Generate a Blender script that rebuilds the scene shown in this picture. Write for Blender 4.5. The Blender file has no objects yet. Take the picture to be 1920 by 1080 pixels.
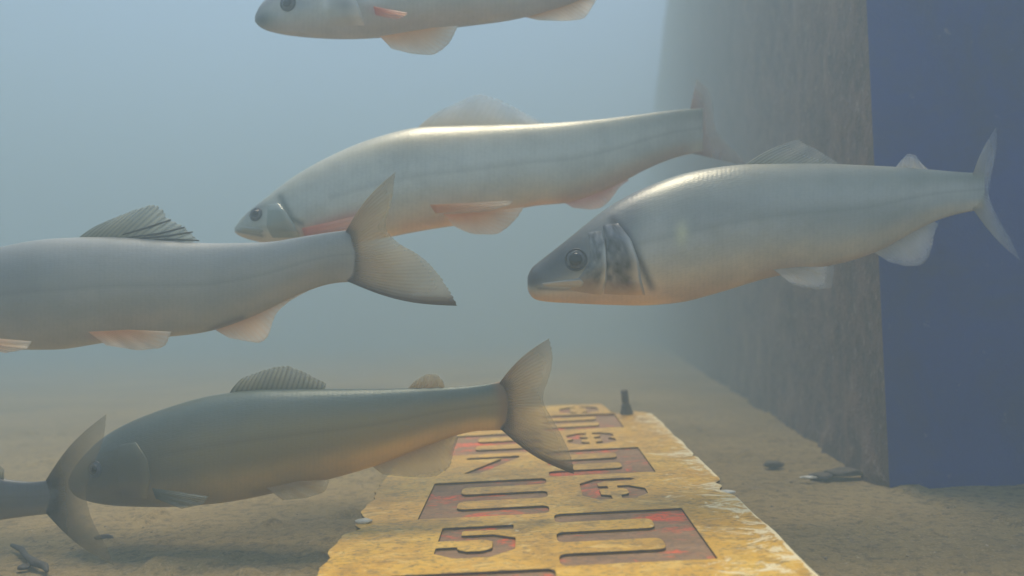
import bpy, bmesh, math, random
import numpy as np
from mathutils import Vector, Matrix, Euler
random.seed(4); rng = np.random.default_rng(7)
S = bpy.context.scene; COL = S.collection
R = math.radians

# ------------------------------------------------------------------ camera
F = 1400.0                                   # focal length in photo pixels (1920 wide)
CAMZ = 0.15; PITCH = R(3.1); ROLL = R(1.2)
cd = bpy.data.cameras.new('camera'); cam = bpy.data.objects.new('camera', cd); COL.objects.link(cam)
cd.sensor_width = 36; cd.lens = 36*F/1920; cd.clip_start = 0.01; cd.clip_end = 200
FW = Vector((0, math.cos(PITCH), math.sin(PITCH))); U0 = Vector((0, -math.sin(PITCH), math.cos(PITCH))); R0 = Vector((1, 0, 0))
RT = R0*math.cos(ROLL) - U0*math.sin(ROLL); UP = R0*math.sin(ROLL) + U0*math.cos(ROLL)
cam.matrix_world = Matrix(((RT.x, UP.x, -FW.x, 0), (RT.y, UP.y, -FW.y, 0), (RT.z, UP.z, -FW.z, CAMZ), (0, 0, 0, 1)))
S.camera = cam
cd.dof.use_dof = True; cd.dof.focus_distance = .53; cd.dof.aperture_fstop = 5.0

# ------------------------------------------------------------------ light
SUN_EL, SUN_AZ = R(76), R(4)                 # azimuth from +Y towards +X: ahead of the camera
w = bpy.data.worlds.new('World'); S.world = w; w.use_nodes = True
nt = w.node_tree; nt.nodes.clear()
sky = nt.nodes.new('ShaderNodeTexSky'); sky.sky_type = 'NISHITA'; sky.sun_disc = False
sky.sun_elevation = SUN_EL; sky.sun_rotation = SUN_AZ
bg = nt.nodes.new('ShaderNodeBackground'); bg.inputs[1].default_value = 0.15
wo = nt.nodes.new('ShaderNodeOutputWorld'); nt.links.new(sky.outputs[0], bg.inputs[0]); nt.links.new(bg.outputs[0], wo.inputs[0])
sl = bpy.data.lights.new('sun', 'SUN'); sl.energy = 5.0; sl.angle = R(28); sl.color = (1, .85, .62)
so = bpy.data.objects.new('sun', sl); COL.objects.link(so)
sd = Vector((math.sin(SUN_AZ)*math.cos(SUN_EL), math.cos(SUN_AZ)*math.cos(SUN_EL), math.sin(SUN_EL)))
so.rotation_euler = sd.to_track_quat('Z', 'Y').to_euler()
S.view_settings.view_transform = 'Standard'; S.view_settings.look = 'None'
S.view_settings.exposure = 1.1; S.view_settings.gamma = 1
S.cycles.volume_bounces = 3; S.cycles.max_bounces = 8; S.cycles.transparent_max_bounces = 24

# ------------------------------------------------------------------ helpers
def ray(px, py): return (FW + RT*((px-960)/F) - UP*((py-540)/F))
def P(px, py, Z): return Vector((0, 0, CAMZ)) + ray(px, py)*Z          # Z = depth along view axis
def on_floor(px, py, h=0.0):
    d = ray(px, py); return Vector((0, 0, CAMZ)) + d*((h-CAMZ)/d.z)
def tag(o, label=None, cat=None, group=None, kind=None):
    if label: o['label'] = label
    if cat: o['category'] = cat
    if group: o['group'] = group
    if kind: o['kind'] = kind
    return o
def empty(name, loc, rot=(0, 0, 0)):
    o = bpy.data.objects.new(name, None); o.location = loc; o.rotation_euler = rot; o.empty_display_size = .02
    COL.objects.link(o); return o
def mesh(name, verts, faces, m, parent=None, smooth=True, org=(0, 0, 0), uv=None, colr=None):
    me = bpy.data.meshes.new(name); O = Vector(org)
    me.from_pydata([tuple(Vector(v)-O) for v in verts], [], faces)
    me.materials.append(m)
    if smooth: me.polygons.foreach_set('use_smooth', [True]*len(me.polygons))
    if uv is not None:
        l = me.uv_layers.new(name='UVMap'); vi = np.zeros(len(me.loops), int); me.loops.foreach_get('vertex_index', vi)
        l.data.foreach_set('uv', np.asarray(uv, float)[vi].ravel())
    if colr is not None:
        a = me.color_attributes.new('Col', 'FLOAT_COLOR', 'POINT'); a.data.foreach_set('color', np.asarray(colr, float).ravel())
    me.update(); o = bpy.data.objects.new(name, me); COL.objects.link(o)
    if parent: o.parent = parent
    return o

# value-noise fBm on arrays
_perm = rng.random((256, 256))
def vnoise(x, y):
    xi = np.floor(x).astype(int); yi = np.floor(y).astype(int); fx = x-xi; fy = y-yi
    fx = fx*fx*(3-2*fx); fy = fy*fy*(3-2*fy)
    g = lambda a, b: _perm[a % 256, b % 256]
    return (g(xi, yi)*(1-fx)+g(xi+1, yi)*fx)*(1-fy)+(g(xi, yi+1)*(1-fx)+g(xi+1, yi+1)*fx)*fy-.5
def fbm(x, y, o=4):
    s = 0; a = 1
    for k in range(o): s = s+a*vnoise(x*2**k+17.3*k, y*2**k+5.1*k); a *= .5
    return s

# ------------------------------------------------------------------ material helpers
class M:
    def __init__(s, name):
        s.m = bpy.data.materials.new(name); s.m.use_nodes = True; s.t = s.m.node_tree; s.b = s.t.nodes['Principled BSDF']
        s.out = s.t.nodes['Material Output']
    def n(s, typ, **k):
        nd = s.t.nodes.new(typ)
        for a, v in k.items():
            if a.startswith('i_'): nd.inputs[a[2:].replace('_', ' ')].default_value = v
            else: setattr(nd, a, v)
        return nd
    def l(s, a, b): s.t.links.new(a, b)
    def noise(s, scale, detail=5, rough=.6, vec=None, dist=0):
        nd = s.n('ShaderNodeTexNoise'); nd.inputs['Scale'].default_value = scale; nd.inputs['Detail'].default_value = detail
        nd.inputs['Roughness'].default_value = rough; nd.inputs['Distortion'].default_value = dist
        if vec is not None: s.l(vec, nd.inputs['Vector'])
        return nd.outputs['Fac']
    def ramp(s, fac, stops):
        nd = s.n('ShaderNodeValToRGB'); e = nd.color_ramp.elements
        while len(e) < len(stops): e.new(.5)
        for i, (p, c) in enumerate(stops):
            e[i].position = p; e[i].color = (c, c, c, 1) if isinstance(c, (int, float)) else (*c, 1)
        s.l(fac, nd.inputs[0]); return nd.outputs[0]
    def mix(s, fac, a, b, mode='MIX'):
        nd = s.n('ShaderNodeMix', data_type='RGBA', blend_type=mode)
        for sock, v in ((nd.inputs[0], fac), (nd.inputs[6], a), (nd.inputs[7], b)):
            if isinstance(v, bpy.types.NodeSocket): s.l(v, sock)
            elif isinstance(v, tuple): sock.default_value = (*v, 1)
            else: sock.default_value = v
        return nd.outputs[2]
    def math(s, op, a, b=0.0, clamp=False):
        nd = s.n('ShaderNodeMath', operation=op, use_clamp=clamp)
        for sock, v in ((nd.inputs[0], a), (nd.inputs[1], b)):
            if isinstance(v, bpy.types.NodeSocket): s.l(v, sock)
            else: sock.default_value = v
        return nd.outputs[0]
    def coord(s, kind='Object', scale=None):
        tc = s.n('ShaderNodeTexCoord'); o = tc.outputs[kind]
        if scale:
            mp = s.n('ShaderNodeMapping'); mp.inputs['Scale'].default_value = scale; s.l(o, mp.inputs[0]); o = mp.outputs[0]
        return o
    def bump(s, h, dist, strength=1.0, prev=None):
        nd = s.n('ShaderNodeBump'); nd.inputs['Distance'].default_value = dist; nd.inputs['Strength'].default_value = strength
        s.l(h, nd.inputs['Height'])
        if prev is not None: s.l(prev, nd.inputs['Normal'])
        s.l(nd.outputs[0], s.b.inputs['Normal']); return nd.outputs[0]
    def base(s, c):
        if isinstance(c, tuple): s.b.inputs['Base Color'].default_value = (*c, 1)
        else: s.l(c, s.b.inputs['Base Color'])
    def set(s, **k):
        for a, v in k.items(): s.b.inputs[a.replace('_', ' ')].default_value = v

# floor: silty concrete
f = M('silt_floor'); c = f.coord()
n1 = f.noise(3.5, 6, .65, c); n2 = f.noise(120, 5, .75, c); n3 = f.noise(520, 3, .7, c)
col = f.ramp(n1, [(.3, (.18, .135, .06)), (.5, (.28, .205, .09)), (.72, (.38, .285, .13))])
col = f.mix(f.ramp(n2, [(.38, 0.7), (.52, 0)]), col, (.085, .065, .035))
col = f.mix(f.ramp(n3, [(.52, 0), (.72, .6)]), col, (.45, .36, .22))
f.base(col); f.set(Roughness=.95); b1 = f.bump(n2, .0035, .9); f.bump(n3, .0014, .9, b1); MFLOOR = f.m

# pier concrete
f = M('stained_concrete'); c = f.coord(); cs = f.coord('Object', (4, 4, 3))
a = f.noise(1.6, 6, .65, c); s_ = f.noise(3.2, 6, .7, cs); g = f.noise(26, 6, .75, c); g2 = f.noise(90, 4, .7, c)
col = f.ramp(a, [(.3, (.11, .07, .06)), (.55, (.17, .11, .09)), (.75, (.22, .15, .12))])
col = f.mix(f.ramp(g, [(.42, .6), (.56, 0)]), col, (.055, .045, .05))
col = f.mix(f.ramp(s_, [(.52, 0), (.7, .6)]), col, (.27, .17, .13))
col = f.mix(f.ramp(g2, [(.56, 0), (.72, .5)]), col, (.42, .36, .33))
f.base(col); f.set(Roughness=.9); b1 = f.bump(g, .012, .8); f.bump(g2, .003, .8, b1); MWALL = f.m
f = M('blue_front'); c = f.coord(); a = f.noise(2.2, 6, .6, c); g = f.noise(7, 7, .75, c, .6); g2 = f.noise(60, 5, .75, c)  # dark mottled blue for the pier's front face
col = f.ramp(a, [(.3, (.006, .026, .19)), (.7, (.010, .038, .28))])
col = f.mix(f.ramp(g, [(.45, 0), (.7, .8)]), col, (.045, .04, .09))
col = f.mix(f.ramp(g2, [(.64, 0), (.72, .5)]), col, (.25, .22, .25))
f.base(col); f.set(Roughness=.7); f.bump(g2, .002, .6); MBLUE = f.m

# gauge top: worn yellow paint over metal
f = M('worn_yellow_paint'); c = f.coord(); cs = f.coord('Object', (1, 1.6, 1))
a = f.noise(14, 6, .65, c); g = f.noise(65, 6, .75, cs, .4); g2 = f.noise(260, 4, .7, cs); g3 = f.noise(30, 7, .8, cs, 1.2)
col = f.ramp(a, [(.3, (.42, .22, .025)), (.5, (.72, .40, .04)), (.7, (.88, .55, .07))])
col = f.mix(f.ramp(g, [(.36, .6), (.5, 0)]), col, (.20, .12, .04))
col = f.mix(f.ramp(g2, [(.34, .75), (.48, 0)]), col, (.12, .08, .045))
sep = f.n('ShaderNodeSeparateXYZ'); f.l(c, sep.inputs[0])
ex = f.ramp(f.math('ABSOLUTE', f.math('SUBTRACT', sep.outputs[0], .135)), [(0, .34), (.004, .15), (.03, .085), (.06, .03), (.09, 0)])
wear = f.ramp(f.math('ADD', g3, ex), [(.645, 0), (.69, 1)])
lite = f.ramp(f.noise(45, 7, .8, f.coord('Object', (1, 2.4, 1)), .8), [(.54, 0), (.62, .85)])
col = f.mix(lite, col, (.85, .58, .17)); col = f.mix(wear, col, (.92, .80, .52))
f.base(col); f.set(Roughness=.3); b1 = f.bump(g3, .0016, .6); f.bump(g2, .0008, .7, b1); MTOP = f.m
f = M('rust_edge'); c = f.coord(); g = f.noise(90, 5, .7, c)
f.base(f.ramp(g, [(.3, (.10, .05, .025)), (.6, (.30, .17, .07)), (.75, (.55, .40, .2))])); f.set(Roughness=.85); f.bump(g, .002); MRUST = f.m
MSIDE = None
# recess floors with flaking red paint
f = M('flaking_red_paint'); c = f.coord(); cs = f.coord('Object', (1, 2.2, 1))
a = f.noise(40, 5, .7, cs, .5); r = f.noise(17, 6, .75, cs, .8); g = f.noise(220, 4, .7, c)
col = f.ramp(a, [(.3, (.20, .11, .055)), (.6, (.33, .19, .10)), (.75, (.46, .30, .18))])
col = f.mix(f.ramp(r, [(.525, 0), (.625, .9)]), col, (.88, .10, .025))
col = f.mix(f.ramp(g, [(.4, .5), (.5, 0)]), col, (.14, .10, .08))
f.base(col); f.set(Roughness=.7); f.bump(g, .0008); MRED = f.m

def plain(name, c0, c1, scale=60, rough=.7, bd=.001):
    f = M(name); c = f.coord(); g = f.noise(scale, 5, .7, c)
    f.base(f.ramp(g, [(.35, c0), (.65, c1)])); f.set(Roughness=rough); f.bump(g, bd); return f.m
MSIDE = plain('shaded_cut_edge', (.05, .03, .02), (.14, .08, .05), 150)  # cut walls of the plate, recess shade painted in as dark colour
MDARK = plain('dark_metal', (.03, .028, .03), (.09, .07, .06), 120)
MSTONE = plain('dark_stone', (.05, .045, .04), (.12, .10, .08), 90)
MPALE = plain('pale_shell', (.5, .48, .42), (.8, .76, .66), 90)
MTWIG = plain('dark_twig', (.03, .03, .03), (.07, .06, .05), 200)

# fish skin: pigment and some painted light from the colour attribute, scales from UV
def skin(name, bump=1.0, rough=.37, metal=.2):
    f = M(name); at = f.n('ShaderNodeAttribute', attribute_name='Col')
    uvn = f.n('ShaderNodeUVMap'); uv = uvn.outputs[0]
    mp = f.n('ShaderNodeMapping'); mp.inputs['Scale'].default_value = (105, 62, 1); f.l(uv, mp.inputs[0])
    vo = f.n('ShaderNodeTexVoronoi'); vo.feature = 'F1'; vo.inputs['Scale'].default_value = 1; vo.inputs['Randomness'].default_value = .35; f.l(mp.outputs[0], vo.inputs[0])
    mo = f.coord(); nn = f.noise(22, 6, .68, mo)
    col = f.mix(f.ramp(vo.outputs['Distance'], [(.35, 0), (.8, .12)]), at.outputs['Color'], (.10, .11, .10))
    col = f.mix(f.ramp(nn, [(.36, .25), (.6, 0)]), col, (.16, .17, .16))
    f.base(col); f.set(Roughness=rough, Metallic=metal); f.b.inputs['Specular IOR Level'].default_value = .6
    f.b.inputs['Subsurface Weight'].default_value = 0.0
    iv = f.math('SUBTRACT', 1.0, vo.outputs['Distance'])
    b1 = f.bump(iv, .0009, .18*bump); f.bump(nn, .0015, .3, b1); return f.m
MSKIN = skin('fish_skin')
MGILL = skin('gill_plate', .15, .28, .45)

def finmat(name, base, tip, ray_c, alpha0=.95, alpha1=.5, rays=1.0, trans=.5):
    """fins: rays along v, membrane thinner and clearer to the tip"""
    f = M(name); uvn = f.n('ShaderNodeUVMap'); sp = f.n('ShaderNodeSeparateXYZ'); f.l(uvn.outputs[0], sp.inputs[0])
    u, v = sp.outputs[0], sp.outputs[1]
    wv = f.math('SINE', f.math('MULTIPLY', u, 2*math.pi)); rm = f.ramp(f.math('MULTIPLY_ADD', wv, .5), [(.3, 0), (.95, rays)])
    # (MULTIPLY_ADD third input default 0 -> shift by hand)
    nn = f.noise(40, 4, .6, f.coord())
    col = f.mix(v, base, tip); col = f.mix(rm, col, ray_c); at = f.n('ShaderNodeAttribute', attribute_name='Col'); col = f.mix(at.outputs['Fac'], col, (.10, .055, .035))
    f.base(col); f.set(Roughness=.45)
    tr = f.n('ShaderNodeBsdfTranslucent'); f.l(col, tr.inputs[0])
    ms = f.n('ShaderNodeMixShader'); ms.inputs[0].default_value = trans; f.l(f.b.outputs[0], ms.inputs[1]); f.l(tr.outputs[0], ms.inputs[2])
    tp = f.n('ShaderNodeBsdfTransparent')
    al = f.n('ShaderNodeMapRange'); f.l(v, al.inputs[0]); al.inputs[3].default_value = alpha0; al.inputs[4].default_value = alpha1
    al2 = f.math('ADD', al.outputs[0], f.math('MULTIPLY', f.math('SUBTRACT', nn, .5), .4), True)
    al3 = f.math('MAXIMUM', f.math('MAXIMUM', al2, at.outputs['Fac']), f.math('MULTIPLY', rm, alpha0))
    mx = f.n('ShaderNodeMixShader'); f.l(al3, mx.inputs[0]); f.l(tp.outputs[0], mx.inputs[1]); f.l(ms.outputs[0], mx.inputs[2])
    f.l(mx.outputs[0], f.out.inputs[0]); return f.m
MF_GREY = finmat('grey_fin', (.42, .42, .36), (.55, .60, .62), (.26, .27, .24), .8, .2, .45)
MF_DARK = finmat('olive_fin', (.22, .22, .15), (.50, .50, .40), (.10, .11, .09), .9, .35, .6)
MF_PALE = finmat('cream_fin', (.98, .60, .28), (.97, .94, .88), (.90, .62, .38), .97, .7, .25, .75)
MF_PINK = finmat('pink_fin', (.85, .40, .30), (.90, .70, .58), (.75, .36, .28), .95, .6, .25, .65)
MF_TAIL = finmat('tan_fin', (.62, .45, .26), (.60, .52, .34), (.48, .36, .22), .92, .36, .22, .6)
MF_CLEAR = finmat('clear_fin', (.70, .64, .54), (.75, .80, .86), (.60, .60, .58), .85, .2, .25, .6)
MF_MURK = finmat('murky_fin', (.16, .13, .08), (.24, .20, .12), (.10, .085, .055), .9, .25, .3, .6)
MF_ROSE = finmat('rose_brown_fin', (.50, .30, .24), (.52, .44, .40), (.42, .28, .22), .8, .2, .3, .6)
MEYE = plain('eye_iris', (.02, .025, .035), (.13, .135, .15), 350, .12, .0002)
f = M('pupil_black'); f.base((.006, .008, .012)); f.set(Roughness=.08); MPUP = f.m

# ------------------------------------------------------------------ setting: floor
def axis(lo, flo, fhi, hi, step, grow=1.16):
    a = list(np.arange(flo, fhi, step)); s = step; x = a[-1]
    while x < hi: s *= grow; x = min(hi, x+s); a.append(x)
    s = step; x = flo; pre = []
    while x > lo: s *= grow; x = max(lo, x-s); pre.append(x)
    return np.array(pre[::-1]+a)
gx = axis(-7, -.62, .85, 7, .0042); gy = axis(-1, .30, 1.25, 10, .0042)
XX, YY = np.meshgrid(gx, gy)
ZZ = fbm(XX*9, YY*9, 3)*.003 + fbm(XX*60, YY*60, 3)*.0018*np.clip(1.6-YY*.5, .2, 1) - .001
ZZ += np.clip(fbm(XX*30+9, YY*30, 2)-.28, 0, 1)*.02
nx, ny = len(gx), len(gy)
fv = np.stack([XX.ravel(), YY.ravel(), ZZ.ravel()], 1)
ii, jj = np.meshgrid(np.arange(nx-1), np.arange(ny-1)); q = (jj*nx+ii).ravel()
fl = mesh('ground', fv.tolist(), np.stack([q, q+1, q+nx+1, q+nx], 1).tolist(), MFLOOR)
tag(fl, kind='structure')

# ------------------------------------------------------------------ pier
WC = Vector((.338, .685)); WD = Vector((.156, 1)).normalized()          # left face runs away from the camera
FD = Vector((1, .06)).normalized()                                     # front face
PH = 1.75
pier = empty('pier', (WC.x, WC.y, 0)); tag(pier, 'tall submerged pier with a stained taupe side receding into haze and a dark blue front', 'pier')
def wall_panel(name, p0, d, n, L, m, amp, seedo, base_amp=0, parent=pier, step=.012):
    us = list(np.arange(0, min(L, 1.6), step)); s = step
    while us[-1] < L: s *= 1.15; us.append(min(L, us[-1]+s))
    vs = list(np.arange(-.05, .9, step)); s = step
    while vs[-1] < PH: s *= 1.2; vs.append(min(PH, vs[-1]+s))
    U, V = np.meshgrid(us, vs)
    D = fbm(U*7+seedo, V*5, 4)*amp + fbm(U*45+seedo, V*45, 3)*amp*.25
    D += np.clip(1-V/.06, 0, 1)*np.clip(fbm(U*22+seedo, V*18, 3)+.25, 0, 1)*base_amp
    fade = np.clip(U/.03, 0, 1); D = D*fade
    vv = [(p0.x+d.x*u-WC.x+n.x*t, p0.y+d.y*u-WC.y+n.y*t, v) for u, v, t in zip(U.ravel(), V.ravel(), D.ravel())]
    k = len(us); ii, jj = np.meshgrid(np.arange(k-1), np.arange(len(vs)-1)); q = (jj*k+ii).ravel()
    fs = np.stack([q, q+1, q+k+1, q+k], 1).tolist()
    o = mesh(name, vv, fs, m, parent); return o
NL = Vector((-WD.y, WD.x)); NF = Vector((FD.y, -FD.x))
wall_panel('side_face', WC, WD, NL, 8.5, MWALL, .007, 3.1, .014)
wall_panel('front_face', WC, FD, NF, 4.0, MBLUE, .004, 40.2, .008)
# core behind both faces, 15 mm inside them, closes the pier
a_ = WC + NL*-.02 + NF*-.02; b_ = a_+FD*3.9; c_ = b_+WD*8.3; d_ = a_+WD*8.3
core = [(p.x-WC.x, p.y-WC.y, z) for z in (-.05, PH-.004) for p in (a_, b_, c_, d_)]
mesh('core', core, [(0, 1, 2, 3), (7, 6, 5, 4), (0, 4, 5, 1), (1, 5, 6, 2), (2, 6, 7, 3), (3, 7, 4, 0)], MWALL, pier, False)

# ------------------------------------------------------------------ gauge board
CELL = .02
g_o = Vector((.02157, .42344, CAMZ-.13296)); yaw, tl, ts = .01901, .04993, .03304
vd = Vector((math.sin(yaw)*math.cos(tl), math.cos(yaw)*math.cos(tl), math.sin(tl)))
ud = Vector((math.cos(yaw)*math.cos(ts), -math.sin(yaw)*math.cos(ts), math.sin(ts))); ud = (ud-vd*ud.dot(vd)).normalized(); nd_ = ud.cross(vd)
board = bpy.data.objects.new('staff_gauge', None); COL.objects.link(board)
board.matrix_world = Matrix(((ud.x, vd.x, nd_.x, g_o.x), (ud.y, vd.y, nd_.y, g_o.y), (ud.z, vd.z, nd_.z, g_o.z), (0, 0, 0, 1)))
tag(board, 'worn yellow gauge board with recessed red numerals and comb marks on the floor', 'gauge')

def rounded(pts, r, idx=None, n=4):
    out = []; N = len(pts)
    for i in range(N):
        p = Vector(pts[i]); a = Vector(pts[i-1]); b = Vector(pts[(i+1) % N])
        rr = r if (idx is None or i in idx) else r*.12
        t = min(rr, (a-p).length*.49, (b-p).length*.49); p0 = p+(a-p).normalized()*t; p1 = p+(b-p).normalized()*t
        for k in range(n+1):
            s = k/n; out.append(tuple((p0*(1-s)**2 + p*2*s*(1-s) + p1*s**2)))
    return out
def comb(side, v0):
    y = lambda k: (v0+.06+k*4.88/5)*CELL
    if side > 0: Rr, G, C = .0898, .0655, .0022
    else: Rr, G, C = -.0925, -.0676, -.0008
    pts = [(Rr, y(0)), (Rr, y(5)), (C, y(5)), (C, y(4)), (G, y(4)), (G, y(3)), (C, y(3)), (C, y(2)), (G, y(2)), (G, y(1)), (C, y(1)), (C, y(0))]
    return rounded(pts, .0062, set(range(2, 12)))
D5 = [[(0, 10), (5.8, 10), (5.8, 8.4), (1.7, 8.4), (1.7, 7.0), (4.2, 7.0), (6, 5.6), (6, 2), (4.2, 0), (1.6, 0), (0, 1.6), (0, 3.4), (1.6, 3.4), (1.7, 2.6), (2.4, 1.9), (3.6, 1.9), (4.3, 2.6), (4.3, 4.6), (3.6, 5.3), (0, 5.3)]]
D6 = [[(2.6, 0), (1.4, 0), (0, 2), (0, 8), (1.6, 10), (5.0, 10), (5.6, 9.2), (5.0, 8.4), (2.4, 8.4), (1.7, 7.6), (1.7, 6.2), (2.6, 6.2), (2.6, 4.7), (1.7, 4.7), (1.7, 2.3), (2.6, 1.7)],
      [(3.5, 0), (4.6, 0), (6, 1.8), (6, 4.4), (4.6, 6.2), (3.5, 6.2), (3.5, 4.7), (3.9, 4.7), (4.3, 4.2), (4.3, 2.3), (3.5, 1.7)]]
D8L = [(2.6, 0), (1.4, 0), (0, 1.6), (0, 4), (.8, 5), (0, 6), (0, 8.4), (1.4, 10), (2.6, 10), (2.6, 8.4), (1.7, 7.8), (1.7, 6.4), (2.6, 5.8), (2.6, 4.4), (1.7, 3.8), (1.7, 2.2), (2.6, 1.6)]
D8 = [D8L, [(6-x, y) for x, y in D8L]]
D7 = [[(0, 10), (6, 10), (6, 8.6), (1.9, 0), (.1, 0), (4.0, 8.6), (0, 8.6)]]
D9 = [[(6-x, 10-y) for x, y in p] for p in D6]
D0L = [(2.6, 0), (1.6, 0), (0, 2), (0, 8), (1.6, 10), (2.6, 10), (2.6, 8.4), (1.7, 7.6), (1.7, 2.4), (2.6, 1.6)]
D0 = [D0L, [(6-x, y) for x, y in D0L]]
def digit(D, side, va, vb):
    u0, u1 = (-.0725, -.0237) if side < 0 else (.0252, .0735)
    return [rounded([(u0+x/6*(u1-u0), (va+y/10*(vb-va))*CELL) for x, y in p], .0012, n=2) for p in D]
def area(p): return sum(p[i-1][0]*p[i][1]-p[i][0]*p[i-1][1] for i in range(len(p)))
# the outline, chipped along both long edges
out = []
def jit(v, k): return float(fbm(np.array([v*1.3+k]), np.array([k*3.3]), 4)[0])
for v in np.arange(-8, 23.9, .16):
    bite = -.0075*math.exp(-((v-6.9)/.55)**2) - .0055*math.exp(-((v-7.9)/.3)**2) - .003*math.exp(-((v-12.6)/.2)**2)
    out.append((.1338 + jit(v*.4, 4)*.0022 + bite, v*CELL))
out += [(.124, 24.6*CELL), (.116, 25.0*CELL), (.101, 25.0*CELL), (.094, 24.4*CELL), (.088, 25.1*CELL), (.083, 28.5*CELL), (.03, 28.9*CELL), (-.06, 28.6*CELL), (-.13, 28.8*CELL)]
for v in np.arange(28, -8.1, -.16):
    bite = .006*math.exp(-((v-5.5)/.4)**2) + .008*math.exp(-((v-4.3)/.35)**2) + .004*math.exp(-((v-8.2)/.5)**2)
    out.append((-.1378 + jit(v, 9)*.0045 + bite, v*CELL))
marks = [('scale_mark', [comb(1, 0)]), ('scale_mark', [comb(-1, 5)]), ('scale_mark', [comb(1, 10)]), ('scale_mark', [comb(-1, 15)]),
         ('scale_mark', [comb(1, 20)]), ('scale_mark', [comb(-1, -5)]),
         ('numeral', digit(D5, -1, 1.05, 4.0)), ('numeral', digit(D6, 1, 6.4, 9.35)), ('numeral', digit(D7, -1, 11.3, 14.35)),
         ('numeral', digit(D8, 1, 16.1, 19.0)), ('numeral', digit(D9, -1, 21.2, 24.0)), ('numeral', digit(D0, 1, 25.4, 27.8))]
def curve_mesh(name, polys, m, half, z, bevel=0.0, parent=board):
    cu = bpy.data.curves.new(name+'_c', 'CURVE'); cu.dimensions = '2D'; cu.fill_mode = 'BOTH'
    cu.extrude = half; cu.bevel_depth = bevel; cu.bevel_resolution = 1; cu.offset = -bevel
    for p in polys:
        sp = cu.splines.new('POLY'); sp.points.add(len(p)-1)
        for q_, (x, y) in zip(sp.points, p): q_.co = (x, y, 0, 1)
        sp.use_cyclic_u = True
    tmp = bpy.data.objects.new('tmp', cu); COL.objects.link(tmp)
    dg = bpy.context.evaluated_depsgraph_get(); dg.update()
    me = bpy.data.meshes.new_from_object(tmp.evaluated_get(dg)); bpy.data.objects.remove(tmp); bpy.data.curves.remove(cu)
    me.name = name; me.materials.clear(); me.materials.append(m)
    o = bpy.data.objects.new(name, me); COL.objects.link(o); o.parent = parent; o.location = (0, 0, z); return o
DEP = .0021
top = curve_mesh('top_plate', [out]+[p for _, ps in marks for p in ps], MTOP, DEP/2-.0004, -DEP/2, .0004)
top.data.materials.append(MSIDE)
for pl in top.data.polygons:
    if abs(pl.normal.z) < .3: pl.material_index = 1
for nm, ps in marks: curve_mesh(nm, ps, MRED, .00015, -DEP-.0001)
base_out = [(x*.992, y-.002) for x, y in out[::1]]
curve_mesh('backing_plate', [base_out], MRUST, .020, -DEP-.0206)

# small things on / round the board
def gp(u, v, z=0): return board.matrix_world @ Vector((u, v*CELL, z))
def lathe(prof, n=20):
    vs = []; fs = []
    for r_, z_ in prof:
        for k in range(n): a = 2*math.pi*k/n; vs.append((r_*math.cos(a), r_*math.sin(a), z_))
    for i in range(len(prof)-1):
        for k in range(n): fs.append((i*n+k, i*n+(k+1) % n, (i+1)*n+(k+1) % n, (i+1)*n+k))
    fs.append(tuple(range(n))[::-1]); fs.append(tuple((len(prof)-1)*n+k for k in range(n))); return vs, fs
bt = empty('anchor_bolt', gp(.104, 24.2, 0), (R(3), R(-5), 0)); bt.scale = (.8, .8, .8); tag(bt, 'dark upright bolt with a flared base at the far right corner of the yellow gauge', 'bolt')
vs, fs = lathe([(.0095, -.004), (.0102, .001), (.0085, .0055), (.0078, .008), (.0072, .012), (.0050, .0165)]); mesh('base_flange', vs, fs, MDARK, bt)
vs, fs = lathe([(.0052, .016), (.0052, .019), (.0058, .0195), (.0052, .0215), (.0058, .0235), (.0052, .0255), (.0056, .033), (.0046, .036)]); mesh('shaft', vs, fs, MDARK, bt)
def rock(name, loc, size, m, label, cat, seed, flat=.5, rz=0, group=None):
    bm = bmesh.new(); bmesh.ops.create_icosphere(bm, subdivisions=3, radius=1); rr = random.Random(seed); o_ = Vector((rr.random()*50,)*3)
    from mathutils import noise as mn
    for v in bm.verts:
        k = 1+.35*mn.noise(v.co*1.3+o_)+.16*mn.noise(v.co*3.1+o_); v.co = Vector((v.co.x*k*size[0], v.co.y*k*size[1], v.co.z*k*size[2]))
    me = bpy.data.meshes.new(name); bm.to_mesh(me); bm.free(); me.materials.append(m); me.polygons.foreach_set('use_smooth', [True]*len(me.polygons))
    o = bpy.data.objects.new(name, me); COL.objects.link(o); o.location = loc; o.rotation_euler = (0, 0, rz); tag(o, label, cat, group); return o
p = on_floor(1450, 876); rock('stone', p+Vector((0, 0, .003)), (.010, .006, .004), MSTONE, 'small flat dark stone alone on the floor right of the gauge board', 'stone', 3)
p = on_floor(1583, 893); rock('stone', p+Vector((0, 0, .004)), (.018, .011, .004), MSTONE, 'low dark lump of debris at the foot of the pier edge', 'stone', 9)
p = on_floor(1540, 897); rock('stone', p+Vector((0, 0, .002)), (.012, .008, .004), MSTONE, 'thin dark chip beside the pale shell fragment', 'stone', 12)
p = on_floor(1515, 903); rock('shell_fragment', p+Vector((0, 0, .004)), (.0085, .003, .0014), MPALE, 'thin white shell fragment on the floor near the pier edge', 'shell', 5)
p = gp(.1315, 7.1, -.003); rock('paint_flake', p, (.007, .0035, .0012), MPALE, 'pale flake lodged at the chipped right edge of the gauge', 'flake', 6)
p = gp(-.1295, 5.0, .001); rock('pebble', p, (.0055, .0035, .0022), MPALE, 'shiny pale pebble caught on the chipped left edge of the gauge', 'pebble', 7)
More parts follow.
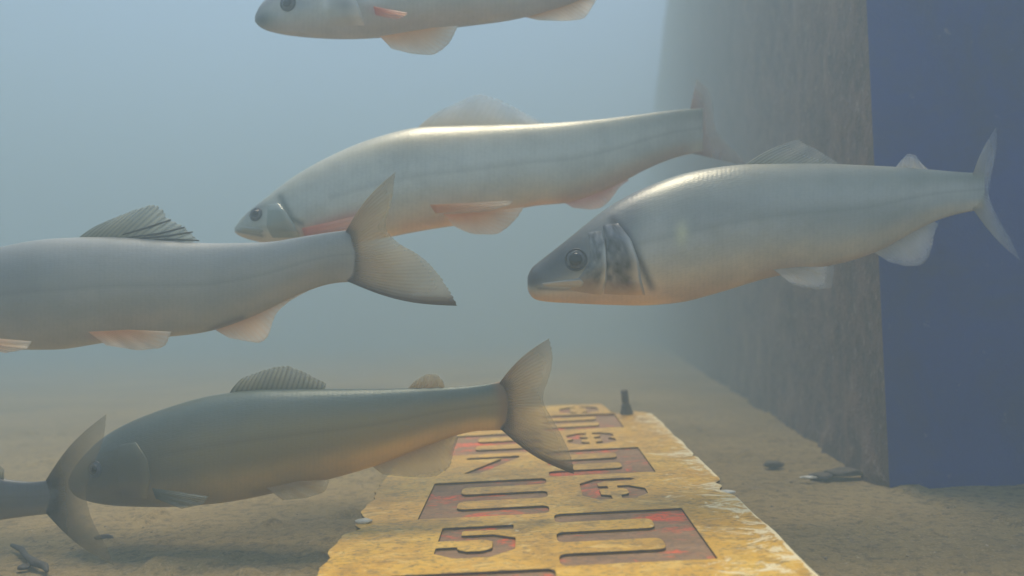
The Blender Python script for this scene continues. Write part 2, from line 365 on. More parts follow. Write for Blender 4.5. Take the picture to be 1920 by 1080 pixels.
def tube(pts, rad, m, name, n=8, parent=None):
    vs = []; fs = []
    for i, p_ in enumerate(pts):
        t = (Vector(pts[min(i+1, len(pts)-1)])-Vector(pts[max(i-1, 0)])).normalized(); a = t.cross(Vector((0, 0, 1))).normalized(); b = t.cross(a)
        for k in range(n): an = 2*math.pi*k/n; vs.append(Vector(p_)+(a*math.cos(an)+b*math.sin(an))*rad[i])
    for i in range(len(pts)-1):
        for k in range(n): fs.append((i*n+k, i*n+(k+1) % n, (i+1)*n+(k+1) % n, (i+1)*n+k))
    fs.append(tuple(range(n))[::-1]); fs.append(tuple((len(pts)-1)*n+k for k in range(n)))
    return mesh(name, vs, fs, m, parent)
tp = [on_floor(x, y)+Vector((0, 0, .003)) for x, y in [(22, 1030), (40, 1038), (50, 1052), (66, 1064), (84, 1070), (88, 1080)]]
tw = tube(tp, [.0012, .002, .0018, .0026, .0022, .001], MTWIG, 'twig'); tag(tw, 'short dark crooked twig on the sand in the lower left corner', 'twig')
p = on_floor(45, 1066); rock('stone', p+Vector((0, 0, .001)), (.004, .003, .002), MTWIG, 'tiny black stone beside the crooked twig at lower left', 'stone', 15)
p = on_floor(195, 1010); rock('stone', p+Vector((0, 0, .001)), (.007, .003, .002), MSTONE, 'flat grey-brown stone on the sand below the lowest fish', 'stone', 16)

# grit lying on the floor near the camera, one uncountable thing
gv, gf = [], []
tet = [(1, 0, -.4), (-.5, .8, -.4), (-.6, -.7, -.4), (.1, 0, .6), (.5, .5, .1), (-.7, .1, .2)]
tf = [(0, 4, 1), (1, 4, 3), (0, 3, 4), (0, 2, 3), (1, 3, 5), (1, 5, 2), (2, 5, 3), (0, 1, 2)]
rg = random.Random(11)
for k in range(5200):
    y = .36+1.1*rg.random()**1.6; x = rg.uniform(-.75, .8)*(.5+y*.7)
    if -.15 < x-.02*y < .17 and y < 1.05: continue
    if x > WC.x+(y-WC.y)*.156-.02 and y > WC.y-.02: continue
    r_ = rg.choice((.0006, .0007, .0009, .0009, .0013, .002))*rg.uniform(.7, 1.3); a = rg.uniform(0, 6.3); n0 = len(gv)
    xi = int(np.clip(np.searchsorted(gx, x), 0, nx-1)); yi = int(np.clip(np.searchsorted(gy, y), 0, ny-1)); z = ZZ[yi, xi]
    for p_ in tet: gv.append((x+(p_[0]*math.cos(a)-p_[1]*math.sin(a))*r_, y+(p_[0]*math.sin(a)+p_[1]*math.cos(a))*r_, z+p_[2]*r_*.7))
    gf += [tuple(n0+i for i in t_) for t_ in tf]
tag(mesh('grit', gv, gf, plain('grit_mix', (.07, .055, .04), (.42, .33, .2), 300, .8, .0003), smooth=False), 'fine grit scattered over the silty floor', 'grit', kind='stuff')

# ------------------------------------------------------------------ fish
def interp(pts, xs):
    p = np.array(pts, float); x, y = p[:, 0], p[:, 1]; d = np.diff(y)/np.diff(x); m = np.zeros(len(x)); m[0] = d[0]; m[-1] = d[-1]
    for i in range(1, len(x)-1): m[i] = 0 if d[i-1]*d[i] < 0 else 2*d[i-1]*d[i]/(d[i-1]+d[i]+1e-12) if d[i-1]*d[i] > 0 else 0
    xs = np.clip(xs, x[0], x[-1]); i = np.clip(np.searchsorted(x, xs)-1, 0, len(x)-2); h = x[i+1]-x[i]; t = (xs-x[i])/h
    return (2*t**3-3*t**2+1)*y[i]+(t**3-2*t**2+t)*h*m[i]+(-2*t**3+3*t**2)*y[i+1]+(t**3-t**2)*h*m[i+1]
def sst(a, b, x): t = np.clip((x-a)/(b-a), 0, 1); return t*t*(3-2*t)

def smooth_line(o):
    N = len(o); kk = max(1, N//18)
    for _ in range(2):
        o2 = o.copy()
        for i in range(1, N-1): m_ = min(kk, i, N-1-i); o2[i] = o[i-m_:i+m_+1].mean(0)
        o = o2
    return o
class Fish:
    def __init__(s, name, label, top, bot, Z, swing=0.0, yawz=0.0, wr=.58, pal=None, paint=None, dents=None, cat='fish'):
        s.top, s.bot = top, bot; s.x0 = top[0][0]; s.x1 = top[-1][0]; s.L = s.x1-s.x0; s.Z = Z; s.swing = swing; s.yawz = yawz; s.wr = wr; s.pal = pal; s.paintf = paint
        xm = (s.x0+s.x1)/2; s.org = P(xm, (s.yt(xm)+s.yb(xm))/2, s.zc(xm))
        s.root = empty(name, s.org); tag(s.root, label, cat, 'silver fish swimming over the floor')
        NS, NR = 150, 84
        t = (1-np.cos(np.linspace(0, math.pi, NS)))/2*.35+np.linspace(0, 1, NS)*.65
        xs = s.x0+t*s.L; th = np.arange(NR)/NR*2*math.pi
        V = []; UV = []; C = []
        for k, x in enumerate(xs):
            yt, yb = float(s.yt(x)), float(s.yb(x)); a = (yb-yt)/2; yc = (yt+yb)/2; b = s.half(x)
            u = t[k]
            for j in range(NR):
                ct, st_ = math.cos(th[j]), math.sin(th[j])
                ex = .9
                sx = math.copysign(abs(st_)**ex, st_)
                vv = (1-ct)/2                                 # 0 back .. 1 belly
                bb = b*(1-.10*max(0, vv-.6)/.4)
                off = 0
                if dents: off = dents(x, yc-a*ct)
                V.append(P(x, yc-a*ct, s.zc(x)-(bb-off)*sx)); UV.append((u*s.L/900, 1-abs(th[j]/math.pi-1)))
                C.append(s.color(u, vv, x, yc-a*ct, paint))
        F_ = []
        for k in range(NS-1):
            for j in range(NR): j2 = (j+1) % NR; F_.append((k*NR+j, k*NR+j2, (k+1)*NR+j2, (k+1)*NR+j))
        F_.append(tuple(range(NR))[::-1]); F_.append(tuple((NS-1)*NR+j for j in range(NR)))
        s.body = mesh('body', V, F_, MSKIN, s.root, org=s.org, uv=UV, colr=C)
    def sm(s, p, x):
        e = np.clip(np.minimum(x-s.x0, s.x1-x)*.6, 0, 22)
        return sum(interp(p, x+k*e)*w_ for k, w_ in ((-1, .15), (-.5, .22), (0, .26), (.5, .22), (1, .15)))
    def yt(s, x): return s.sm(s.top, x)
    def yb(s, x): return s.sm(s.bot, x)
    def zc(s, x):
        t = (x-s.x0)/s.L; return s.Z + s.yawz*(t-.5) + s.swing*max(0, float(t)-.45)**2
    def half(s, x):
        t = float((x-s.x0)/s.L); a = float(s.yb(x)-s.yt(x))/2*s.zc(x)/F
        r_ = float(interp([(0, .75), (.08, .66), (.22, .60), (.45, .60), (.7, .48), (.88, .34), (.97, .20), (1, .07)], np.array(min(max(t, 0), 1))))
        return a*r_*s.wr/.58
    def color(s, u, v, x, y, paint):
        back, flank, belly, low = s.pal
        n = jit(u*8+v*3, 2.2)*.05
        v2 = v+n
        c = np.array(back)*(1-sst(.08, .42, v2))+np.array(flank)*sst(.08, .42, v2)
        k = sst(.62, .88, v2); c = c*(1-k)+np.array(belly)*k
        k = sst(.9, 1.0, v2)*.6; c = c*(1-k)+np.array(low)*k
        c = c*(1-.22*math.exp(-((v-.45)/.022)**2)*(u > .2))
        if paint: c = paint(c, x, y, u, v)
        return (*np.clip(c, 0, 1), 1)
    def surf(s, x, y, side=1, lift=0.0):
        yt, yb = float(s.yt(x)), float(s.yb(x)); a = (yb-yt)/2; yc = (yt+yb)/2; ct = max(-.999, min(.999, (yc-y)/a)); st_ = math.sqrt(1-ct*ct)
        vv = (1-ct)/2; b = s.half(x)*(1-.10*max(0, vv-.6)/.4)
        return P(x, y, s.zc(x)-side*(b*st_**.9+lift))
    def fin(s, name, base, outer, m, rays=14, zoff=0.0, splay=0.0, th=.0011, bulge=0.0, scallop=0.0, edge=(0, 0), label=None, sub=4, cup=0.0):
        """thin shell from the base line to the outer line; pixel outline put at the fish's own depth"""
        def along(pts, n):
            p = np.array(pts, float); d = np.r_[0, np.cumsum(np.hypot(*np.diff(p, axis=0).T))]; t = np.linspace(0, d[-1], n)
            return np.stack([np.interp(t, d, p[:, 0]), np.interp(t, d, p[:, 1])], 1)
        rays = int(rays*1.5); N = rays*sub+1; K = 14; b = along(base, N); o = smooth_line(along(outer, N)); V = [[], []]; UV = []; CC = []
        for sd_ in (0, 1):
            for i in range(N):
                tt = i/(N-1); d = o[i]-b[i]; ln = np.hypot(*d)+1e-9; nrm = np.array([-d[1], d[0]])/ln
                ray_ = .5+.5*math.cos(i/sub*2*math.pi)
                ext = 1-scallop*.45*(1-ray_)-scallop*1.6*abs(jit(i*.37, 5.5))
                for k in range(K):
                    w_ = k/(K-1); p_ = b[i]+d*w_*ext+nrm*bulge*ln*math.sin(w_*math.pi)*(2*tt-1)
                    z = s.zc(min(max(p_[0], s.x0), s.x1+200)) - zoff - splay*w_ + cup*math.sin(tt*math.pi)*w_
                    z += .0012*math.sin(tt*17+w_*3)*w_
                    h = (th*(1-.85*w_)*(.45+.55*ray_)+.00012)*(-1 if sd_ else 1)
                    if i in (0, N-1) or k == K-1: h *= .3
                    V[sd_].append(P(p_[0], p_[1], z+h/2*2)); UV.append((i/sub, w_)); e_ = max(edge[0]*math.exp(-(tt/.09)**2), edge[1]*math.exp(-((1-tt)/.09)**2), edge[2]*math.exp(-(w_/.14)**2) if len(edge) > 2 else 0); CC.append((e_, e_, e_, 1))
        n = N*K; F_ = []
        for i in range(N-1):
            for k in range(K-1):
                q_ = i*K+k; F_.append((q_, q_+1, q_+K+1, q_+K)); F_.append((n+q_, n+q_+K, n+q_+K+1, n+q_+1))
        for i in range(N-1): F_.append((i*K+K-1, n+i*K+K-1, n+(i+1)*K+K-1, (i+1)*K+K-1)); F_.append((i*K, (i+1)*K, n+(i+1)*K, n+i*K))
        for k in range(K-1): F_.append((k, n+k, n+k+1, k+1)); e = (N-1)*K; F_.append((e+k, e+k+1, n+e+k+1, n+e+k))
        ob = mesh(name, V[0]+V[1], F_, m, s.root, org=s.org, uv=UV, colr=CC)
        if label: ob['label'] = label
        return ob
    def patch(s, name, front, rear, m, colf, lift=.0014, side=1, nu=22, nv=26):
        """plate lying on the body: front and rear edges as pixel lines, raised towards the rear"""
        fr = np.array(front, float); re = np.array(rear, float); V = []; UV = []; C = []
        for j in range(nv+1):
            tj = j/nv
            fx = np.interp(tj, np.linspace(0, 1, len(fr)), fr[:, 0]); fy = np.interp(tj, np.linspace(0, 1, len(fr)), fr[:, 1])
            rx = np.interp(tj, np.linspace(0, 1, len(re)), re[:, 0]); ry = np.interp(tj, np.linspace(0, 1, len(re)), re[:, 1])
            for i in range(nu+1):
                ti = i/nu; x = fx+(rx-fx)*ti; y = fy+(ry-fy)*ti
                e = min(1, tj*5, (1-tj)*5); h = lift*(math.sin(min(ti, .92)/.92*math.pi/2)**.8*e)-(.0008 if ti == 0 else 0)
                if i == nu: h = -.0006
                if j in (0, nv): h = -.0006
                V.append(s.surf(x, y, side, h)); UV.append((ti, tj)); 
                if colf is None:
                    yt_, yb_ = float(s.yt(x)), float(s.yb(x)); cc = np.array(s.color((x-s.x0)/s.L, (y-yt_)/(yb_-yt_), x, y, s.paintf)[:3])
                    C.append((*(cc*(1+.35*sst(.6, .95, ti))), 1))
                else: C.append((*colf(ti, tj), 1))
        F_ = [(j*(nu+1)+i, (j+1)*(nu+1)+i, (j+1)*(nu+1)+i+1, j*(nu+1)+i+1) for j in range(nv) for i in range(nu)]
        ob = mesh(name, V, F_ if side > 0 else [q_[::-1] for q_ in F_], m, s.root, org=s.org, uv=UV, colr=C)
        return ob
    def eye(s, x, y, rpx, side=1):
        c_ = s.surf(x, y, side, 0); c2 = s.surf(x, y, side, .002); n_ = -FW*side
        dx = s.surf(x+4, y, side)-s.surf(x-4, y, side); dy = s.surf(x, y+4, side)-s.surf(x, y-4, side); n_ = dx.cross(dy).normalized()
        if n_.dot(-FW*side) < 0: n_ = -n_
        r_ = rpx*s.zc(x)/F; q_ = n_.to_track_quat('Z', 'Y').to_matrix()
        def dome(rad, hgt, lift, nm, m, par):
            vs = []; fs = []; A, B = 28, 10
            for a in range(B+1):
                ph = a/B*math.pi/2
                for k in range(A): an = 2*math.pi*k/A; vs.append(c_+q_ @ Vector((rad*math.cos(an)*math.cos(ph), rad*math.sin(an)*math.cos(ph), hgt*math.sin(ph)-lift)))
            for a in range(B):
                for k in range(A): fs.append((a*A+k, a*A+(k+1) % A, (a+1)*A+(k+1) % A, (a+1)*A+k))
            return mesh(nm, vs, fs, m, par, org=s.org)
        e = dome(r_, r_*.42, r_*.08, 'eye', MEYE, s.root)
        dome(r_*.64, r_*.3, -r_*.20, 'pupil', MPUP, e)
        # socket rim
        vs = []; fs = []
        for k in range(32):
            an = 2*math.pi*k/32
            for j in range(8):
                bn = 2*math.pi*j/8; rr = r_*1.04+r_*.08*math.cos(bn); vs.append(c_+q_ @ Vector((rr*math.cos(an), rr*math.sin(an), r_*.10*math.sin(bn)+r_*.02)))
        for k in range(32):
            for j in range(8): fs.append((k*8+j, ((k+1) % 32)*8+j, ((k+1) % 32)*8+(j+1) % 8, k*8+(j+1) % 8))
        mesh('eye_rim', vs, fs, MDARKSKIN, s.root, org=s.org)
f = M('dark_skin'); f.base((.055, .06, .07)); f.set(Roughness=.4); MDARKSKIN = f.m

SILVER = ((.36, .37, .32), (.60, .60, .55), (.84, .68, .48), (.92, .62, .36))  # SILVER: orange belly tones include painted light bounced off the floor
OLIVE = ((.10, .135, .12), (.26, .215, .11), (.62, .40, .14), (.60, .38, .13))
GREYB = ((.34, .35, .34), (.42, .38, .32), (.60, .47, .32), (.68, .55, .40))
def blob(x, y, cx, cy, rx, ry, ang=0):
    c_, s_2 = math.cos(ang), math.sin(ang); dx, dy = x-cx, y-cy; a = (dx*c_+dy*s_2)/rx; b = (-dx*s_2+dy*c_)/ry
    return math.exp(-(a*a+b*b))
def lerp(c, d, k): return c*(1-k)+np.array(d)*k
def seg(x, y, pts, wd):
    best = 1e9
    for (ax, ay), (bx, by) in zip(pts[:-1], pts[1:]):
        t = max(0, min(1, ((x-ax)*(bx-ax)+(y-ay)*(by-ay))/((bx-ax)**2+(by-ay)**2))); best = min(best, math.hypot(x-ax-t*(bx-ax), y-ay-t*(by-ay)))
    return math.exp(-(best/wd)**2)

# --- B: the fish at the right, face and eye clear
def paintB(c, x, y, u, v):
    hd = 1-sst(1150, 1215, x+ (y-480)*.3)
    c = lerp(c, (.14, .15, .165), hd*.75*(1-sst(.5, .72, v)))
    c = lerp(c, (.20, .21, .20), .45*blob(x, y, 1560, 400, 190, 30, .0)); c = lerp(c, (.22, .23, .22), .4*blob(x, y, 1330, 400, 120, 40, -.2))
    c = lerp(c, (.045, .055, .07), .95*blob(x, y, 1048, 482, 70, 30, -.7))      # dark snout and brow
    c = lerp(c, (.07, .07, .08), .9*blob(x, y, 1000, 522, 14, 16))
    c = lerp(c, (.05, .05, .065), .9*seg(x, y, [(1148, 410), (1175, 440), (1200, 490), (1222, 540)], 8))
    c = lerp(c, (.11, .10, .11), .7*seg(x, y, [(1010, 541), (1060, 543), (1100, 542)], 3))
    c = lerp(c, (.78, .76, .50), .9*blob(x, y, 1278, 438, 11, 22, .1))  # pale reflection on the flank, painted into the skin colour
    c = lerp(c, (.70, .40, .30), .4*blob(x, y, 1465, 505, 50, 16, -.2))
    c = lerp(c, (.72, .46, .30), .6*(1-sst(1300, 1420, x))*sst(.78, .93, v))
    return c
topB = [(989, 519), (996, 503), (1014, 488), (1040, 468), (1080, 436), (1120, 403), (1160, 376), (1230, 343), (1300, 321), (1400, 308), (1500, 306), (1600, 309), (1700, 314), (1780, 321), (1820, 324), (1846, 322)]
botB = [(989, 541), (996, 557), (1014, 565), (1040, 567), (1080, 569), (1120, 571), (1200, 573), (1270, 568), (1350, 548), (1440, 521), (1530, 503), (1600, 488), (1650, 470), (1700, 442), (1750, 416), (1800, 400), (1846, 392)]
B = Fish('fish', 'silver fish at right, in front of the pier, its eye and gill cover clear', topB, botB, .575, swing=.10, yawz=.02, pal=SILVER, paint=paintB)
B.eye(1080, 487, 19)
B.eye(1080, 487, 19, -1)
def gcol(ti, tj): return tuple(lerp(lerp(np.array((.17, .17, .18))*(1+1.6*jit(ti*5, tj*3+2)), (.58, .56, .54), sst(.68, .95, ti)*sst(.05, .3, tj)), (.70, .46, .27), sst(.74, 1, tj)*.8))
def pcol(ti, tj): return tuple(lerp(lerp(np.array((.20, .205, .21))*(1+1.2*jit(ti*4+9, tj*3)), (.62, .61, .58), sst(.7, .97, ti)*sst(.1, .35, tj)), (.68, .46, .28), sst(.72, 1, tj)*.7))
for sd_ in (1, -1):
    B.patch('gill_cover', [(1128, 418), (1133, 455), (1134, 490), (1134, 520), (1128, 556)], [(1158, 416), (1184, 450), (1198, 490), (1203, 525), (1212, 556)], MGILL, gcol, .0034, sd_)
    B.patch('cheek_plate', [(1100, 432), (1106, 460), (1104, 490), (1090, 512), (1060, 548)], [(1128, 430), (1136, 462), (1138, 495), (1138, 525), (1128, 556)], MGILL, pcol, .0028, sd_)
    B.patch('upper_jaw', [(1014, 531), (1014, 533), (1016, 536)], [(1088, 521), (1098, 529), (1092, 540)], MGILL, lambda a, b: (.52, .50, .46), .0016, sd_)
B.fin('dorsal_fin', [(1392, 312), (1568, 313)], [(1500, 260), (1515, 268), (1535, 280), (1552, 292), (1574, 306)], MF_GREY, 12, scallop=.07, bulge=.05)
B.fin('adipose_fin', [(1676, 318), (1748, 324)], [(1690, 300), (1702, 288), (1716, 290), (1730, 308)], MF_CLEAR, 8, th=.002)
B.fin('tail_fin', [(1824, 326), (1828, 358), (1824, 392)], [(1868, 238), (1872, 268), (1862, 320), (1852, 360), (1866, 400), (1896, 448), (1916, 492)], MF_CLEAR, 22, bulge=.04, scallop=.03, th=.0018)
B.fin('pelvic_fin', [(1450, 505), (1500, 500)], [(1485, 534), (1530, 544), (1562, 541), (1566, 500)], MF_CLEAR, 9, zoff=.022, splay=.008, scallop=.03)
B.fin('pelvic_fin', [(1455, 508), (1500, 498)], [(1480, 528), (1520, 536), (1548, 532), (1552, 498)], MF_CLEAR, 9, zoff=-.018, splay=-.008, scallop=.03)
B.fin('anal_fin', [(1630, 468), (1745, 412)], [(1668, 492), (1705, 502), (1735, 496), (1748, 470), (1752, 440), (1760, 420)], MF_CLEAR, 12, scallop=.04)

# --- A: the upper middle fish
def paintA(c, x, y, u, v):
    c = lerp(c, (.22, .27, .24), (1-sst(470, 640, x))*.5*(1-sst(.6, .8, v)))
    c = lerp(c, (.08, .11, .14), .8*blob(x, y, 476, 393, 22, 12, -.6))
    c = lerp(c, (.10, .12, .11), .8*seg(x, y, [(526, 368), (538, 392), (548, 410), (566, 420)], 6))
    c = lerp(c, (.09, .10, .10), .7*seg(x, y, [(446, 434), (470, 438), (492, 442)], 3))
    c = lerp(c, (.62, .28, .22), .8*seg(x, y, [(575, 436), (610, 424), (650, 412), (690, 405)], 13))
    c = lerp(c, (.72, .42, .28), .55*seg(x, y, [(760, 425), (850, 410), (960, 392), (1060, 375)], 12))
    c = lerp(c, (.66, .34, .24), .5*seg(x, y, [(1060, 375), (1160, 335), (1280, 285)], 15))
    return c
topA = [(440, 428), (450, 412), (470, 393), (500, 370), (530, 345), (600, 302), (700, 259), (790, 238), (900, 233), (1000, 232), (1100, 226), (1200, 215), (1270, 206), (1318, 203)]
botA = [(440, 436), (450, 443), (470, 450), (500, 457), (530, 461), (600, 462), (700, 450), (790, 433), (870, 420), (940, 402), (1000, 386), (1060, 381), (1110, 366), (1150, 350), (1210, 318), (1270, 294), (1318, 284)]
A = Fish('fish', 'pale silver fish in the upper middle with orange and cream belly fins', topA, botA, .70, swing=.25, yawz=.03, pal=((.52, .52, .44), (.74, .73, .64), (.85, .70, .50), (.9, .60, .38)), paint=paintA)  # orange belly tones include warm floor bounce painted in
A.eye(480, 402, 12); A.eye(480, 402, 12, -1)
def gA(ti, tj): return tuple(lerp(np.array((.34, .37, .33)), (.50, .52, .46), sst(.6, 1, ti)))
for sd_ in (1, -1):
    A.patch('gill_cover', [(500, 382), (500, 400), (498, 425), (510, 448)], [(522, 380), (540, 402), (554, 425), (566, 446)], MGILL, gA, .0032, sd_)
    A.patch('upper_jaw', [(446, 424), (448, 428), (450, 433)], [(490, 428), (494, 433), (490, 439)], MGILL, lambda a, b: (.42, .44, .40), .0014, sd_)
A.fin('dorsal_fin', [(783, 240), (1016, 236)], [(835, 202), (895, 172), (925, 180), (948, 190), (975, 206), (1020, 228)], MF_CLEAR, 13, scallop=.08, bulge=.05)
A.fin('tail_fin', [(1294, 206), (1302, 245), (1294, 287)], [(1306, 148), (1326, 160), (1338, 200), (1340, 240), (1356, 262), (1380, 284), (1402, 312)], MF_ROSE, 20, edge=(0, .3, .6), scallop=.03, splay=-.05, th=.0016)
A.fin('pelvic_fin', [(832, 402), (900, 398)], [(850, 424), (885, 440), (935, 440), (965, 416), (984, 388)], MF_PALE, 10, zoff=.026, splay=.006, scallop=.02)
A.fin('pelvic_fin', [(806, 384), (816, 400)], [(962, 376), (955, 384), (930, 392)], MF_PALE, 8, zoff=.042, splay=-.008)
A.fin('anal_fin', [(1045, 372), (1170, 332)], [(1075, 390), (1110, 394), (1130, 390), (1148, 372), (1160, 352), (1180, 338)], MF_PINK, 12, scallop=.03)
A.fin('pectoral_fin', [(566, 428), (572, 446)], [(700, 398), (690, 420), (660, 436)], MF_PINK, 8, zoff=.036, splay=.004, label='pink pectoral fin folded back along the belly')

# --- C: the left fish
def paintC(c, x, y, u, v):
    c = lerp(c, (.20, .13, .10), .75*seg(x, y, [(395, 618), (440, 600), (455, 596)], 6))
    c = lerp(c, (.03, .03, .03), .95*blob(x, y, 393, 624, 14, 4))
    c = lerp(c, (.55, .22, .18), .6*blob(x, y, 182, 630, 18, 8))
    c = lerp(c, (.36, .27, .19), .55*sst(420, 640, x)*sst(.4, .7, v))
    c = lerp(c, (.16, .15, .14), .75*seg(x, y, [(655, 432), (676, 460), (682, 500), (680, 530)], 12))
    c = lerp(c, (.13, .14, .15), .5*blob(x, y, 0, 510, 90, 90))
    return c
topC = [(-205, 575), (-190, 548), (-150, 525), (-100, 500), (0, 463), (100, 447), (200, 444), (300, 450), (400, 456), (500, 454), (570, 443), (630, 434), (672, 430)]
botC = [(-205, 590), (-190, 612), (-150, 630), (-100, 645), (0, 655), (100, 656), (200, 642), (300, 633), (380, 624), (450, 603), (520, 572), (570, 548), (630, 530), (672, 528)]
C = Fish('fish', 'grey fish cut by the left edge, its tail crossing the fish behind', topC, botC, .60, swing=-.10, yawz=.0, pal=GREYB, paint=paintC)
for sd_ in (1, -1): C.eye(-165, 560, 16, sd_)
for sd_ in (1, -1): C.patch('gill_cover', [(-120, 530), (-118, 570), (-118, 600), (-120, 636)], [(-84, 525), (-56, 560), (-46, 600), (-50, 640)], MGILL, gcol, .0034, sd_)
C.fin('dorsal_fin', [(140, 452), (305, 456)], [(205, 412), (255, 390), (300, 379), (306, 392), (318, 410), (348, 426), (362, 435), (374, 451)], MF_DARK, 12, scallop=.07, bulge=.05)
C.fin('tail_fin', [(648, 434), (658, 478), (650, 527)], [(742, 322), (736, 380), (718, 428), (745, 455), (790, 478), (822, 510), (846, 548), (860, 574)], MF_TAIL, 22, edge=(.2, .9, .8), bulge=.06, scallop=.02, splay=.01, th=.0017)
CD = [o for o in C.root.children if o.name.startswith('dorsal_fin')][0]
for a_, b_, c_ in [((235, 446), (300, 438), (346, 426)), ((240, 449), (310, 443), (361, 435)), ((250, 451), (320, 449), (373, 451)), ((230, 440), (280, 426), (320, 412))]:
    tube([P(*q_, C.zc(q_[0])-.001)-C.org for q_ in (a_, b_, c_)], [.0005, .0009, .0006], MTWIG, 'fin_ray', 6, CD)
C.fin('pelvic_fin', [(165, 622), (240, 618)], [(200, 648), (260, 658), (310, 652), (322, 622)], MF_PALE, 10, zoff=.03, splay=.006, scallop=.02)
C.fin('anal_fin', [(390, 610), (560, 540)], [(430, 634), (470, 642), (495, 646), (508, 622), (515, 590), (540, 566), (592, 538)], MF_PALE, 13, scallop=.03)
C.fin('pectoral_fin', [(-60, 630), (-50, 648)], [(60, 640), (50, 655), (10, 662)], MF_PALE, 8, zoff=.045, splay=.0)

# --- D: the lower fish
def paintD(c, x, y, u, v):
    c = lerp(c, (.065, .08, .075), .75*(1-sst(180, 420, x)))
    c = lerp(c, (.10, .075, .045), .6*blob(x, y, 232, 925, 22, 10))
    c = lerp(c, (.22, .12, .06), .8*seg(x, y, [(936, 716), (948, 760), (944, 806)], 13))
    c = lerp(c, (.34, .20, .08), .5*seg(x, y, [(480, 925), (600, 905)], 10))
    return c
topD = [(128, 900), (136, 882), (150, 862), (175, 834), (220, 803), (300, 769), (400, 741), (500, 730), (600, 729), (700, 729), (800, 727), (880, 724), (930, 717), (962, 710)]
botD = [(128, 912), (136, 926), (150, 936), (175, 943), (220, 949), (300, 951), (400, 945), (480, 932), (560, 913), (650, 890), (720, 868), (800, 836), (850, 818), (900, 807), (962, 806)]
D = Fish('fish', 'large olive-brown fish whose tail fin spreads over the yellow gauge', topD, botD, .52, swing=.02, yawz=-.02, pal=OLIVE, paint=paintD)
for sd_ in (1, -1): D.eye(178, 880, 14, sd_)
for sd_ in (1, -1): D.patch('gill_cover', [(222, 830), (218, 870), (220, 900), (228, 935)], [(254, 826), (278, 862), (284, 900), (276, 938)], MSKIN, None, .0014, sd_)
D.fin('dorsal_fin', [(428, 740), (606, 736)], [(455, 708), (500, 690), (540, 683), (560, 692), (585, 704), (612, 718)], MF_DARK, 13, scallop=.06, bulge=.05)
D.fin('adipose_fin', [(762, 731), (835, 731)], [(780, 712), (800, 701), (820, 702), (832, 716)], MF_TAIL, 8, th=.002)
D.fin('tail_fin', [(936, 718), (946, 758), (938, 804)], [(1030, 634), (1040, 668), (1030, 712), (1014, 748), (1040, 790), (1062, 830), (1076, 868), (1078, 890)], MF_TAIL, 22, edge=(.4, .9, .7), bulge=.06, scallop=.02, splay=.01, th=.0018)
D.fin('anal_fin', [(690, 868), (850, 810)], [(718, 890), (770, 896), (815, 896), (845, 878), (850, 850), (860, 820)], MF_TAIL, 13, scallop=.03)
D.fin('pelvic_fin', [(500, 915), (560, 902)], [(530, 938), (575, 934), (610, 922), (618, 900)], MF_TAIL, 9, zoff=.022, splay=.004)
D.fin('pectoral_fin', [(285, 915), (292, 935)], [(392, 930), (380, 946), (340, 954)], MF_DARK, 8, zoff=.03, splay=.004)

# --- E: tail of a fish leaving at lower left
topE = [(-712, 940), (-697, 915), (-652, 880), (-552, 830), (-432, 800), (-302, 795), (-152, 832), (-52, 876), (8, 898), (68, 904), (110, 895)]
botE = [(-712, 955), (-697, 975), (-652, 1000), (-552, 1030), (-432, 1045), (-302, 1045), (-152, 1012), (-52, 986), (8, 974), (68, 966), (110, 962)]
E_ = Fish('fish', 'dark fish leaving at the lower left edge, only its tail and tail fin in view', topE, botE, .46, swing=.03, yawz=.0, pal=((.07, .075, .085), (.11, .11, .11), (.20, .16, .11), (.25, .2, .13)))
for sd_ in (1, -1): E_.eye(-664, 925, 15, sd_)
for sd_ in (1, -1): E_.patch('gill_cover', [(-602, 880), (-607, 930), (-607, 960), (-602, 1000)], [(-572, 870), (-548, 915), (-542, 960), (-550, 1004)], MSKIN, None, .0024, sd_)
E_.fin('dorsal_fin', [(-362, 800), (-192, 826)], [(-302, 750), (-252, 742), (-202, 770), (-177, 812)], MF_DARK, 12, scallop=.06)
E_.fin('adipose_fin', [(-52, 880), (8, 902)], [(-32, 866), (-12, 862), (8, 880)], MF_DARK, 8, th=.002)
E_.fin('tail_fin', [(86, 900), (94, 930), (86, 962)], [(200, 776), (198, 820), (176, 870), (160, 925), (172, 975), (198, 1020), (216, 1062)], MF_MURK, 22, bulge=.06, scallop=.02, th=.0018)
E_.fin('anal_fin', [(-162, 1010), (-42, 980)], [(-142, 1050), (-102, 1062), (-62, 1040), (-32, 990)], MF_DARK, 12, scallop=.03)

# --- F: the fish at the top edge
def paintF(c, x, y, u, v):
    c = lerp(c, (.09, .11, .11), .9*blob(x, y, 488, 36, 26, 22))
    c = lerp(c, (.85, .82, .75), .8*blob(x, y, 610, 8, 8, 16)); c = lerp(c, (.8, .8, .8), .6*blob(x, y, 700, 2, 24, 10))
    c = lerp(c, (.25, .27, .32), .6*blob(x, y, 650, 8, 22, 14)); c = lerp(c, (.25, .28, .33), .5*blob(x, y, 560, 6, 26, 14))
    c = lerp(c, (.62, .26, .24), .7*blob(x, y, 715, 22, 26, 9, .25))
    return c
topF = [(478, 30), (486, 12), (500, -4), (530, -28), (580, -58), (650, -88), (740, -108), (840, -118), (960, -122), (1080, -128), (1160, -134), (1220, -136)]
botF = [(478, 40), (486, 50), (500, 58), (530, 65), (580, 71), (650, 74), (740, 69), (840, 54), (960, 38), (1030, 20), (1080, 4), (1160, -40), (1220, -62)]
Fh = Fish('fish', 'fish cut by the top edge, only its grey belly, snout and cream fins in view', topF, botF, .66, swing=.1, yawz=.0, pal=((.3, .3, .3), (.60, .58, .52), (.62, .52, .46), (.60, .48, .44)), paint=paintF)
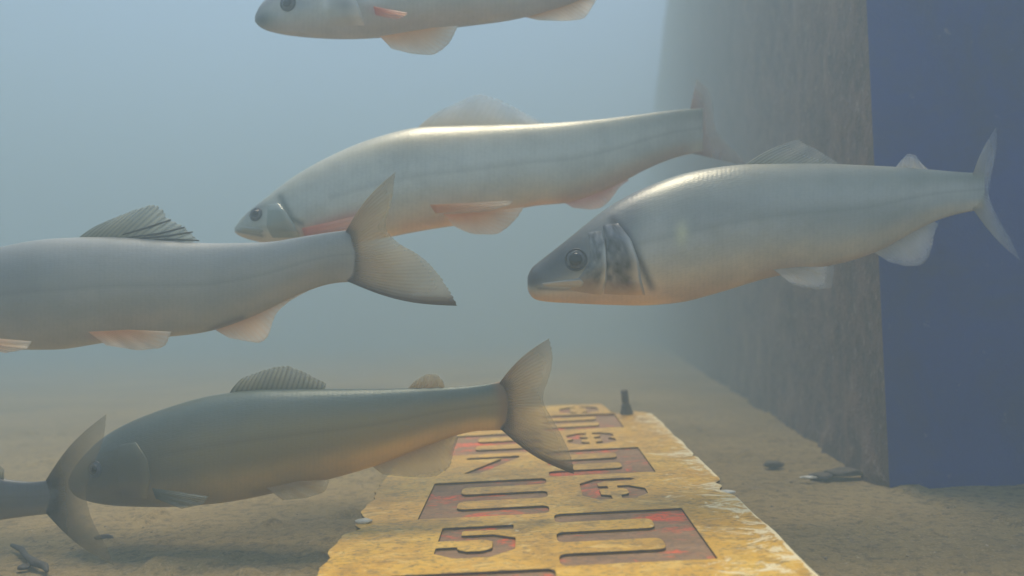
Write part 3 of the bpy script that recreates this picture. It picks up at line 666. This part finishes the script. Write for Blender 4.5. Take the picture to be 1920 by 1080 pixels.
for sd_ in (1, -1): Fh.eye(540, 6, 14, sd_)
for sd_ in (1, -1): Fh.patch('gill_cover', [(602, -40), (604, -10), (600, 20), (610, 50)], [(640, -45), (664, -10), (676, 18), (686, 50)], MSKIN, None, .003, sd_)
Fh.fin('pelvic_fin', [(712, 68), (810, 52)], [(735, 92), (775, 102), (815, 104), (842, 84), (860, 48)], MF_PALE, 11, zoff=.02, splay=.006, scallop=.02)
Fh.fin('anal_fin', [(975, 30), (1110, -15)], [(1010, 38), (1060, 40), (1098, 36), (1112, 10), (1132, -20)], MF_PALE, 12, scallop=.02)
Fh.fin('dorsal_fin', [(780, -112), (940, -118)], [(850, -168), (890, -170), (930, -140), (955, -122)], MF_CLEAR, 12, scallop=.08)
Fh.fin('adipose_fin', [(1085, -126), (1140, -130)], [(1100, -146), (1118, -152), (1134, -140)], MF_CLEAR, 8, th=.002)
Fh.fin('tail_fin', [(1196, -132), (1204, -100), (1196, -64)], [(1290, -200), (1285, -150), (1268, -100), (1290, -50), (1310, 0)], MF_CLEAR, 20, scallop=.02)
Fh.fin('pectoral_fin', [(700, 12), (704, 28)], [(765, 24), (758, 32), (745, 38)], MF_PINK, 8, zoff=.05, splay=.004)

# ------------------------------------------------------------------ haze: the silty water
hm = bpy.data.materials.new('silty_water'); hm.use_nodes = True; t = hm.node_tree; t.nodes.clear()
pv = t.nodes.new('ShaderNodeVolumePrincipled'); mo = t.nodes.new('ShaderNodeOutputMaterial'); t.links.new(pv.outputs[0], mo.inputs['Volume'])
pv.inputs['Color'].default_value = (.37, .50, .59, 1); pv.inputs['Density'].default_value = .60; pv.inputs['Anisotropy'].default_value = .1
bm = bmesh.new(); bmesh.ops.create_cube(bm, size=1)
for v in bm.verts: v.co = Vector((v.co.x*17, 4.5+v.co.y*13, v.co.z*3.6+.0))
me = bpy.data.meshes.new('haze'); bm.to_mesh(me); bm.free(); me.materials.append(hm)
hz = bpy.data.objects.new('haze', me); COL.objects.link(hz); tag(hz, kind='stuff')
